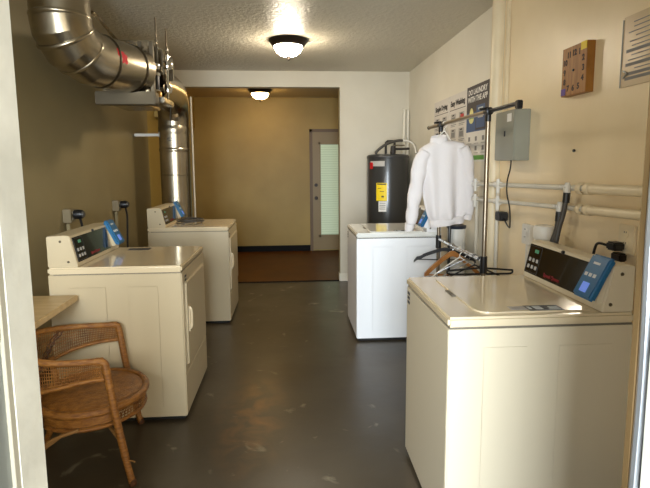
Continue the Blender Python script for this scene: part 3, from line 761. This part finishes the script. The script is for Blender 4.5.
def wall_pipe(label, z_near, z_mid, z_far, rb):
    root = thing('water_pipe', label, 'pipe', (1.44, 2.3, 0), 0, 'horizontal water pipes')
    O = Vector(root.location)
    def B(): q = MB(); q.T = lambda p: p - O; return q
    def zz(y): return z_near + (z_far - z_near) * (y - 1.3) / (4.4 - 1.3)
    B().tube([(1.40, 1.3, zz(1.3)), (1.40, 2.20, zz(2.2))], rb, 16).build('insulated_run', M['pipe_cream'], root)
    B().tube([(1.395, 2.20, zz(2.2) + .003), (1.395, 3.64, zz(3.64))], rb * .62, 14).build('bare_run', M['pipe_white'], root)
    B().tube([(1.395, 3.62, zz(3.64)), (XR - .001, 3.62, zz(3.64))], rb * .62, 14).build('wall_elbow', M['pipe_white'], root)
    for y in (2.20, 2.26): B().lathe([(rb * 1.05, -.02), (rb * 1.25, -.015), (rb * 1.25, .015), (rb * 1.05, .02)], 16, (1.40, y, zz(y)), 'y').build('collar', M['pipe_cream'], root)
    for y in (3.20, 3.60): 
        B().lathe([(0, -.04), (rb * .95, -.038), (rb * .95, .038), (0, .04)], 14, (1.395, y, zz(y)), 'y').build('coupling', M['pvc'], root)
        B().lathe([(0, -.045), (.012, -.045), (.014, 0), (.012, .05), (0, .05)], 12, (1.385, y - .02, zz(y) - .01)).build('tee', M['pvc'], root)
    return root, zz
_, zu = wall_pipe('upper horizontal water pipe along the right wall', 1.365, 1.345, 1.308, .023)
_, zl = wall_pipe('lower horizontal water pipe along the right wall', 1.275, 1.24, 1.183, .021)
def supply(label, y, ztop, ybot, dx):
    root = thing('supply_hose', label, 'hose', (1.40, y, ztop), 0, 'supply hoses behind the front washer')
    O = Vector(root.location)
    def B(): q = MB(); q.T = lambda p: p - O; return q
    B().tube([(1.40, y, ztop), (1.37, y, ztop + .004)], .012, 10).build('valve_stub', M['pvc'], root)
    B().lathe([(0, -.03), (.014, -.03), (.018, -.01), (.014, .02), (.01, .03), (0, .03)], 12, (1.365, y, ztop)).build('valve', M['pvc'], root)
    B().box(1.325, 1.365, y - .008, y + .008, ztop + .005, ztop + .016, .003).build('valve_lever', M['pvc'], root)
    B().tube([(1.365, y, ztop - .02), (1.362, y, ztop - .07)], .017, 10).build('hose_nut', M['black_plastic'], root)
    B().tube(smooth_path([(1.362, y, ztop - .05), (1.350, y, ztop - .13), (1.33 - dx, (y + ybot) / 2, ztop - .22), (1.31 - dx, ybot, .95), (1.305 - dx, ybot, .75), (1.30 - dx, ybot, .5)], 6), .0125, 10).build('hose', M['rubber_grey'], root)
supply('dark grey supply hose from the upper pipe to the front washer', 2.325, 1.345, 2.33, 0)
supply('dark grey supply hose from the lower pipe to the front washer', 2.385, 1.245, 2.395, .012)

eb = thing('electrical_box', 'grey green metal electrical box on the right wall with a hanging wire', 'electrical box', (XR, 3.09, 1.648))
MB().box(-.098, 0, -.135, .135, -.157, .157, .003).build('enclosure', M['grey_box'], eb)
dr = MB().box(-.106, -.098, -.133, .133, -.155, .155, .002).build('door', M['grey_box'], eb)
MB().box(-.112, -.106, -.02, -.008, -.005, .03, .002).build('latch', M['black_plastic'], dr)
MB().box(-.1068, -.106, -.10, -.04, .085, .135).build('sticker', M['label_white'], dr)
pcd = MB(); pcd.T = lambda p: p - Vector((XR, 3.09, 1.648))
pcd.tube(smooth_path([(1.385, 3.0, 1.492), (1.375, 2.985, 1.44), (1.365, 3.0, 1.36), (1.36, 2.985, 1.28), (1.365, 2.95, 1.19), (1.38, 2.97, 1.09), (1.40, 3.02, 1.062), (1.42, 3.10, 1.07), (1.436, 3.19, 1.105)], 6), .0045, 6).build('power_cord', M['black_plastic'], eb)
ad = thing('power_adapter', 'black power adapter plugged in below the electrical box', 'adapter', (1.436, 3.225, 1.115))
MB().box(-.03, .03, -.04, .04, -.03, .03, .006).build('body', M['black_plastic'], ad)
MB().box(.03, .0425, -.012, .012, -.012, .012, .003).build('prong_block', M['black_plastic'], ad)
def outlet(label, loc, face, hw=.04, hh=.06, depth=.012, cond=None, m_=M['pvc']):
    root = thing('wall_outlet', label, 'outlet', loc, 0, 'wall outlets')
    f = face
    MB().box(min(0, f * depth), max(0, f * depth), -hw, hw, -hh, hh, .004).build('cover_plate', m_, root)
    for zz in (.024, -.024):
        MB().lathe([(0, f * (depth + .004)), (.017, f * (depth + .003)), (.018, f * depth), (.018, f * depth * .5)], 16, (0, 0, zz), 'x').build('socket', m_, root)
    q = MB()
    for zz in (.028, -.020):
        for yy in (-.006, .006): q.box(min(f * (depth + .003), f * (depth + .005)), max(f * (depth + .003), f * (depth + .005)), yy - .0012, yy + .0012, zz, zz + .008)
    q.build('slots', M['ink'], root)
    return root
ou = outlet('white outlet on the right wall below the electrical box', (XR - .001, 2.90, 1.035), -1, .05, .062, .03)
MB().box(-.02, 0, -.015, .015, -1.035, -.062, .004).build('raceway', M['pvc'], ou)
MB().tube([(XR - .02, 3.30, 0), (XR - .02, 3.30, 0)], .01) if False else None
o2 = outlet('cream outlet on the right wall at the far right edge', (XR, 2.02, 1.135), -1, .052, .065, .014, m_=M['pipe_cream'])
pl = thing('power_plug', 'black power plug in the right wall outlet above the front washer', 'plug', (XR - .05, 2.03, 1.10))
MB().box(-.022, .03, -.02, .04, -.016, .022, .007).build('body', M['black_plastic'], pl)
MB().tube(smooth_path([(-.01, .035, .0), (-.03, .075, .006), (-.03, .10, -.02), (-.035, .11, -.10), (-.04, .11, -.25)], 5), .006, 8).build('cord', M['black_plastic'], pl)
MB().box(-.01, .025, -.045, .02, -.06, -.024, .006).build('second_plug', M['bronze'], pl)

sp = thing('capped_pipe', 'white capped standpipe behind the front washer', 'pipe', (1.405, 2.60, 0))
MB().tube([(0, 0, 0), (0, 0, 1.06)], .05, 24).build('pipe', M['pvc'], sp)
MB().lathe([(.05, 1.05), (.057, 1.055), (.057, 1.11), (.05, 1.125), (.02, 1.132), (0, 1.133)], 24).build('cap', M['pvc'], sp)

tk = thing('filter_canister', 'slim white canister with dark rim behind the clothes rack', 'canister', (1.375, 3.95, 0))
MB().lathe([(0, 0), (.07, 0), (.075, .02), (.075, .94), (0, .94)], 28).build('body', M['pvc'], tk)
MB().lathe([(.076, .94), (.08, .945), (.08, .965), (.05, .975), (0, .978)], 28).build('rim', M['label_dark'], tk)
tag(MB().tube(smooth_path([(1.285, 3.85, 1.0), (1.28, 3.84, .85), (1.28, 3.84, .6), (1.28, 3.84, .3), (1.28, 3.84, .01)], 5), .012, 8).build('drain_hose', M['black_plastic']), 'black hose hanging in front of the white canister', 'hose')
tag(MB().tube([(0, 0, 0), (0, 0, 1.19)], .014, 12).build('riser_pipe', M['pipe_white'], loc=(1.455, 3.72, 0)), 'white vertical pipe dropping behind the clothes rack', 'pipe')
tag(MB().tube([(0, 0, 0), (0, 0, 1.30)], .013, 12).build('riser_pipe', M['pipe_white'], loc=(1.452, 3.335, 0)), 'white vertical pipe beside the rack post below the electrical box', 'pipe')

ck = thing('wall_clock', 'square brown wooden clock face with yellow sticker on the right wall', 'clock', (XR, 2.445, 1.938))
MB().box(-.042, 0, -.108, .108, -.122, .122, .002).build('face', M['wood_clock'], ck)
for i in range(1, 13):
    a = PI / 2 - i * PI / 6
    # digits round the square dial
    r_ = .084 / max(abs(math.cos(a)), abs(math.sin(a))) * .94 if i % 3 else .082
    text(str(i), .039, M['burnt'], ck, 'numeral', (-.0426, -(r_ * math.cos(a)), r_ * math.sin(a) * 1.06 - .014), YD, ZU, 'CENTER', .0022)
MB().lathe([(0, -.048), (.006, -.047), (.007, -.042), (.007, -.04)], 12, (0, 0, 0), 'x').build('spindle', M['black_plastic'], ck)
MB().box(-.0446, -.042, -.104, -.058, .085, .122).build('yellow_sticker', M['yellow'], ck)
MB().box(-.0446, -.042, .066, .104, -.116, -.082).build('purple_sticker', M['purple'], ck)

tag(MB().lathe([(0, -.014), (.007, -.012), (.008, -.006), (.004, -.004), (.004, 0), (0, 0)], 12, (0, 0, 0), 'x').build('wall_screw', M['black_plastic'], loc=(XR, 2.463, 1.535)), 'small black screw head in the cream wall below the wooden clock', 'screw')
nt = thing('paper_notice', 'creased paper notice in a clear sleeve at the top right', 'notice', (XR, 1.95, 1.95))
MB().box(-.006, -.0005, -.21, .18, -.15, .15, .001).build('sheet', M['paper'], nt)
ln = MB(); random.seed(3)
for i in range(13):
    zz = .115 - i * .0195
    if i in (6, 9, 11, 12): ln.box(-.0075, -.0062, -.19 + .02 * (i % 3), .155, zz - .004, zz + .009)
    else: ln.box(-.0075, -.0062, -.19 + random.random() * .1, .15 - random.random() * .06, zz, zz + .004)
ln.build('print', M['grey_ink'], nt)
MB().tube([(-.008, .182, -.15), (-.008, .182, .14)], .003, 6).build('sleeve_edge', M['light_ink'], nt)
MB().tube(smooth_path([(-.009, .165, -.11), (-.011, .14, -.095), (-.009, .165, -.08)], 4), .004, 5).build('tape', M['alu'], nt)

# ------------------------------------------------------------------ left wall outlets with plugs
for i, (y, z_) in enumerate(((3.78, 1.105), (4.80, 1.10))):
    o_ = outlet(['surface mounted outlet on left wall behind the near dryer', 'surface mounted outlet on left wall behind the far dryer'][i], (XL, y, z_), 1, .042, .05, .06, m_=M['outlet_tan'])
    MB().box(.01, .035, -.014, .014, -z_ + .0, -.058, .004).build('conduit', M['wall_left'], o_)
    p = thing('power_plug', ['dark round plug in the outlet behind the near dryer', 'dark plug in the outlet behind the far dryer'][i], 'plug', (XL + .064, y, z_ + .01), 0, 'dryer plugs')
    MB().lathe([(0, .07), (.030, .066), (.036, .05), (.036, .01), (.025, .004), (0, .004)], 20, (0, 0, 0), 'x').build('body', M['black_plastic'], p)
    MB().lathe([(0, .08), (.022, .078), (.026, .066), (.026, .06)], 16, (0, 0, 0), 'x').build('cap', M['rubber_grey'], p)
    MB().tube(smooth_path([(.045, 0, -.03), (.05, .02, -.12), (.04, .03, -.3), (.03, .03, -.6)], 5), .009, 8).build('cord', M['black_plastic'], p)

# coil of wire on the far dryer
cw = MB(); pts = []
for i in range(150):
    a = i * 2 * PI / 24; r_ = .095 + .018 * math.sin(i * .37)
    pts.append((r_ * math.cos(a) * 1.1 + .012 * math.sin(i * .11), r_ * math.sin(a), .006 + .022 * abs(math.sin(i * .083)) + .004 * (i // 24)))
cw.tube(pts, .0045, 6)
tag(cw.build('wire_coil', M['rubber_grey'], loc=(-.985, 4.80, HD + .001)), 'loose coil of dark wire on top of the far dryer', 'cable')

# ------------------------------------------------------------------ clothes rack
RX, RN, RF, RZ, RL = 1.20, 2.93, 3.87, 1.785, .865
rk = thing('clothes_rack', 'chrome clothes rack with black joints along the right wall', 'clothes rack', (RX, 3.36, 0))
O_r = Vector(rk.location)
def B(): q = MB(); q.T = lambda p: p - O_r; return q
for y in (RN, RF):
    top_z = RZ - .02 if y == RN else RZ - .02
    B().tube([(RX, y, .05), (RX, y, top_z)], .0145, 14).build('post', M['steel'], rk)
    B().box(RX - .22, RX + .09, y - .016, y + .016, .02, .05, .006).build('foot', M['black_plastic'], rk)
    B().tube([(RX, y, RZ - .06), (RX, y, RZ - .012)], .0175, 14).build('post_sleeve', M['black_plastic'], rk)
    jt = B(); jt.lathe([(.014, -.03), (.023, -.026), (.023, .026), (.014, .03)], 16, (RX, y, RZ), 'y'); jt.build('clamp', M['black_plastic'], rk)
    B().tube([(RX, y, RL - .075), (RX, y, RL + .03)], .022, 14).build('joint', M['black_plastic'], rk)
    B().tube([(RX - .055, y, RZ + .012), (RX, y, RZ + .02)], .008, 8).build('thumbscrew', M['black_plastic'], rk)
B().tube([(RX, RN - .02, RZ), (RX, 4.20, RZ)], .0135, 14).build('top_rail', M['steel'], rk)
B().tube([(RX, 2.53, RZ), (RX, RN, RZ)], .0120, 14).build('rail_end', M['black_plastic'], rk)
B().box(RX - .015, RX + .015, 2.515, 2.55, RZ - .03, RZ + .015, .004).build('end_cap', M['black_plastic'], rk)
B().lathe([(0, -.01), (.015, -.01), (.016, .01), (0, .012)], 14, (RX, 4.20, RZ), 'y').build('rail_cap', M['black_plastic'], rk)
B().tube([(RX, RN, RL), (RX, RF, RL)], .0125, 14).build('lower_rail', M['chrome'], rk)
B().tube([(RX, RN, .12), (RX, RF, .12)], .010, 12).build('base_rail', M['chrome'], rk)

def hanger(label, y, kind, tilt=0, rotz=0, span=.215, zr=RL, drop=.12, group='hangers on the lower rail'):
    """hook over the rail, shoulders in the plane across the rail"""
    root = thing('clothes_hanger', label, 'hanger', (RX, y, zr), rotz, group)
    root.rotation_euler[1] = tilt
    rh = .0165
    hook = arc((0, 0, 0), rh, -.5, PI + .2, 12, (1, 0, 0), (0, 0, 1))
    hook = [Vector((v.x, 0, v.z)) for v in hook][::-1]
    hook = hook + smooth_path([hook[-1], (.012, 0, -.022), (.0, 0, -.038), (0, 0, -.065)], 4)[1:]
    mh = {'wood': M['chrome'], 'white': M['pvc'], 'black': M['black_plastic'], 'grey': M['chrome'], 'tube': M['black_plastic'], 'velvet': M['chrome']}[kind]
    MB().tube(hook, .0022 if kind not in ('white', 'tube') else .0038, 8).build('hook', mh, root)
    z0 = -.055
    if kind == 'wood' or kind == 'velvet':
        up_, lo = [], []
        for i in range(-10, 11):
            t = i / 10; x = span * t; z_ = z0 - drop * abs(t) ** 1.25
            th = .020 if kind == 'wood' else .013
            if kind == 'velvet' and abs(abs(t) - .78) < .06: z_ -= .010
            if kind == 'velvet' and abs(t) > .95: z_ -= .022
            up_.append((x, z_ + th)); lo.append((x, z_ - th * (1.0 if abs(t) < .95 else .4)))
        MB().prism(up_ + lo[::-1], 'y', -.009 if kind == 'wood' else -.005, .009 if kind == 'wood' else .005, .003).build('shoulders', M['wood_hanger'] if kind == 'wood' else M['black_plastic'], root)
        if kind == 'velvet':
            MB().tube([(-span * .9, 0, z0 - drop), (span * .9, 0, z0 - drop)], .004, 8).build('bar', M['black_plastic'], root)
        else:
            MB().tube([(-span * .9, 0, z0 - drop + .005), (span * .9, 0, z0 - drop + .005)], .006, 8).build('bar', M['wood_hanger'], root)
    else:
        r_ = {'white': .0048, 'tube': .0062, 'grey': .004, 'black': .005}[kind]
        mm = {'white': M['pvc'], 'tube': M['black_plastic'], 'grey': M['alu'], 'black': M['black_plastic']}[kind]
        loop = smooth_path([(0, 0, z0), (span * .5, 0, z0 - drop * .45), (span * .93, 0, z0 - drop * .88), (span, 0, z0 - drop), (span * .95, 0, z0 - drop - .02), (span * .5, 0, z0 - drop - .022),
                            (0, 0, z0 - drop - .022), (-span * .5, 0, z0 - drop - .022), (-span * .95, 0, z0 - drop - .02), (-span, 0, z0 - drop), (-span * .93, 0, z0 - drop * .88), (-span * .5, 0, z0 - drop * .45), (0, 0, z0)], 4)
        MB().tube(loop, r_, 8).build('frame', mm, root)
        if kind == 'grey':
            for sx_ in (-1, 1):
                MB().box(sx_ * span * .5 - .012, sx_ * span * .5 + .012, -.008, .008, z0 - drop - .05, z0 - drop - .012, .004).build('clip', M['chrome'], root)
hanger('black slim hanger with notched arm, farthest on the lower rail', 3.70, 'velvet', .0, -.18, .24, drop=.085)
hanger('varnished wooden hanger on the lower rail', 3.52, 'wood', 0, -.05, .21, drop=.17)
hanger('white plastic hanger on the lower rail next to the wooden one', 3.36, 'white', 0, .06, .21, drop=.15)
hanger('grey metal clip hanger just behind the rack post', 3.18, 'grey', 0, .1, .18, drop=.09)
hanger('grey metal clip hanger between white hanger and rack post', 3.26, 'grey', 0, -.08, .19, drop=.10)
hanger('black plastic hanger on lower rail just behind the rack post', 3.08, 'black', 0, .04, .21, drop=.10)
hanger('thick black tubular hanger nearest the front rack post', 2.985, 'tube', 0, -.04, .21, drop=.018)

# ------------------------------------------------------------------ sweatshirt on its hanger on the top rail
hanger('white hanger inside the white sweatshirt on the top rail', 3.76, 'white', .10, 0, .075, zr=RZ, drop=.10, group=None)
SY = 3.76
sw = thing('sweatshirt', 'white long sleeved sweatshirt hanging from the rack', 'sweatshirt', (1.16, SY, .97))
O_s = Vector(sw.location)
def loft(q, rings, n=40, fold=0, seed=0, cap=True):
    """rings: (cx, cz, half width, half depth, tilt dx/dz) cross sections, flattened"""
    R_ = []
    for i, (cx, cz, hw, hd, tl) in enumerate(rings):
        row = []
        for j in range(n):
            a = 2 * PI * j / n
            x = hw * math.cos(a); d_ = hd * math.sin(a)
            if fold:
                t = i / (len(rings) - 1)
                d_ += fold * t * math.sin(a * 7 + seed + t * 2.0) * abs(math.sin(a)) + fold * .6 * t * math.sin(a * 4 + seed * 2 - t * 3)
            row.append(q._v((cx + x, SY + d_, cz + x * tl)))
        R_.append(row)
    for A, Bq in zip(R_, R_[1:]):
        for j in range(n): q.bm.faces.new((A[j], A[(j + 1) % n], Bq[(j + 1) % n], Bq[j]))
    if cap:
        q.bm.faces.new(R_[0][::-1]); q.bm.faces.new(R_[-1])
KS = 3.76 / 3.78
def B2(): q = MB(); q.T = lambda p: Vector((p.x * KS, p.y, EYE + (p.z - EYE) * KS)) - O_s; return q
q = B2()
TL = .13
loft(q, [(1.158, 1.650, .066, .045, TL), (1.168, 1.634, .122, .055, TL), (1.182, 1.612, .178, .062, TL), (1.188, 1.580, .196, .066, TL), (1.192, 1.50, .190, .070, .10), (1.203, 1.36, .182, .072, .06),
         (1.214, 1.22, .176, .072, .05), (1.225, 1.12, .168, .070, .08), (1.232, 1.07, .156, .068, .12), (1.236, 1.04, .138, .062, .15)], 64, .030, 1.0)
# sleeves
def sleeve(pts, wid, dep, seed):
    P = smooth_path([(a, 0, b) for a, b in pts], 5); n = 24; R_ = []
    for i, p in enumerate(P):
        t = i / (len(P) - 1); tn = (P[min(i + 1, len(P) - 1)] - P[max(i - 1, 0)]).normalized(); nr = Vector((tn.z, 0, -tn.x))
        k = t * (len(wid) - 1); a = min(int(k), len(wid) - 2); f = k - a
        wv = wid[a] + (wid[a + 1] - wid[a]) * f; dv = dep[0] + (dep[1] - dep[0]) * t
        row = []
        for j in range(n):
            th = 2 * PI * j / n
            wob = 1 + .08 * math.sin(i * .9 + seed + 2 * th) * (t > .3)
            v = p + nr * (wv * math.cos(th) * wob) + Vector((0, dv * math.sin(th) * wob, 0))
            row.append(q._v((v.x, SY - .034 + v.y, v.z)))
        R_.append(row)
    for A, Bq in zip(R_, R_[1:]):
        for j in range(n): q.bm.faces.new((A[j], A[(j + 1) % n], Bq[(j + 1) % n], Bq[j]))
    q.bm.faces.new(R_[0][::-1]); q.bm.faces.new(R_[-1])
sleeve([(1.045, 1.565), (1.005, 1.49), (.988, 1.38), (.966, 1.24), (.948, 1.11), (.938, 1.005)], [.045, .056, .058, .056, .052, .048, .036], (.05, .045), 0)
sleeve([(1.335, 1.60), (1.372, 1.52), (1.386, 1.40), (1.394, 1.26), (1.398, 1.14), (1.400, 1.075)], [.045, .050, .050, .047, .044, .042, .035], (.05, .045), 1.5)
body = q.build('body', M['fabric_white'], sw)
def modded(o, mods):
    for t_, kv in mods:
        md = o.modifiers.new(t_, t_)
        for k_, v_ in kv.items(): setattr(md, k_, v_)
    dg = bpy.context.evaluated_depsgraph_get()
    me = bpy.data.meshes.new_from_object(o.evaluated_get(dg)); o.modifiers.clear(); old = o.data; o.data = me
    if not me.materials: me.materials.append(old.materials[0])
    for p in me.polygons: p.use_smooth = True
bpy.context.view_layer.update()
modded(body, [('REMESH', dict(mode='VOXEL', voxel_size=.006)), ('SMOOTH', dict(iterations=3, factor=.5))])
q = B2(); loft(q, [(1.236, 1.048, .136, .066, .15), (1.238, 1.03, .141, .069, .15), (1.239, 1.01, .142, .069, .15), (1.240, .992, .137, .065, .15)], 48, .012, 2.0); q.build('hem_band', M['rib_white'], sw)
q = B2(); loft(q, [(.941, 1.02, .042, .046, .2), (.938, .995, .041, .044, .2), (.934, .965, .037, .04, .2), (.932, .948, .034, .036, .2)], 24); q.build('cuff', M['rib_white'], sw)
q = B2(); loft(q, [(1.401, 1.085, .040, .044, -.2), (1.401, 1.065, .040, .042, -.2), (1.40, 1.045, .036, .038, -.2), (1.399, 1.030, .033, .034, -.2)], 24); q.build('cuff', M['rib_white'], sw)
q = B2()
cr = [(1.158 + .066 * math.cos(a), SY + .047 * math.sin(a), 1.662 + .012 * math.sin(a) + .007 * math.cos(a)) for a in [2 * PI * i / 36 for i in range(36)]]
prof = []
for k_, (sc_, dz) in enumerate(((1.10, -.022), (1.06, 0), (1.0, .018), (.92, .026), (.86, .02), (.84, -.01))):
    prof.append([q._v((1.158 + (p[0] - 1.158) * sc_, SY + (p[1] - SY) * sc_, p[2] + dz)) for p in cr])
for A, Bq in zip(prof, prof[1:]):
    for j in range(36): q.bm.faces.new((A[j], A[(j + 1) % 36], Bq[(j + 1) % 36], Bq[j]))
q.build('collar', M['rib_white'], sw)
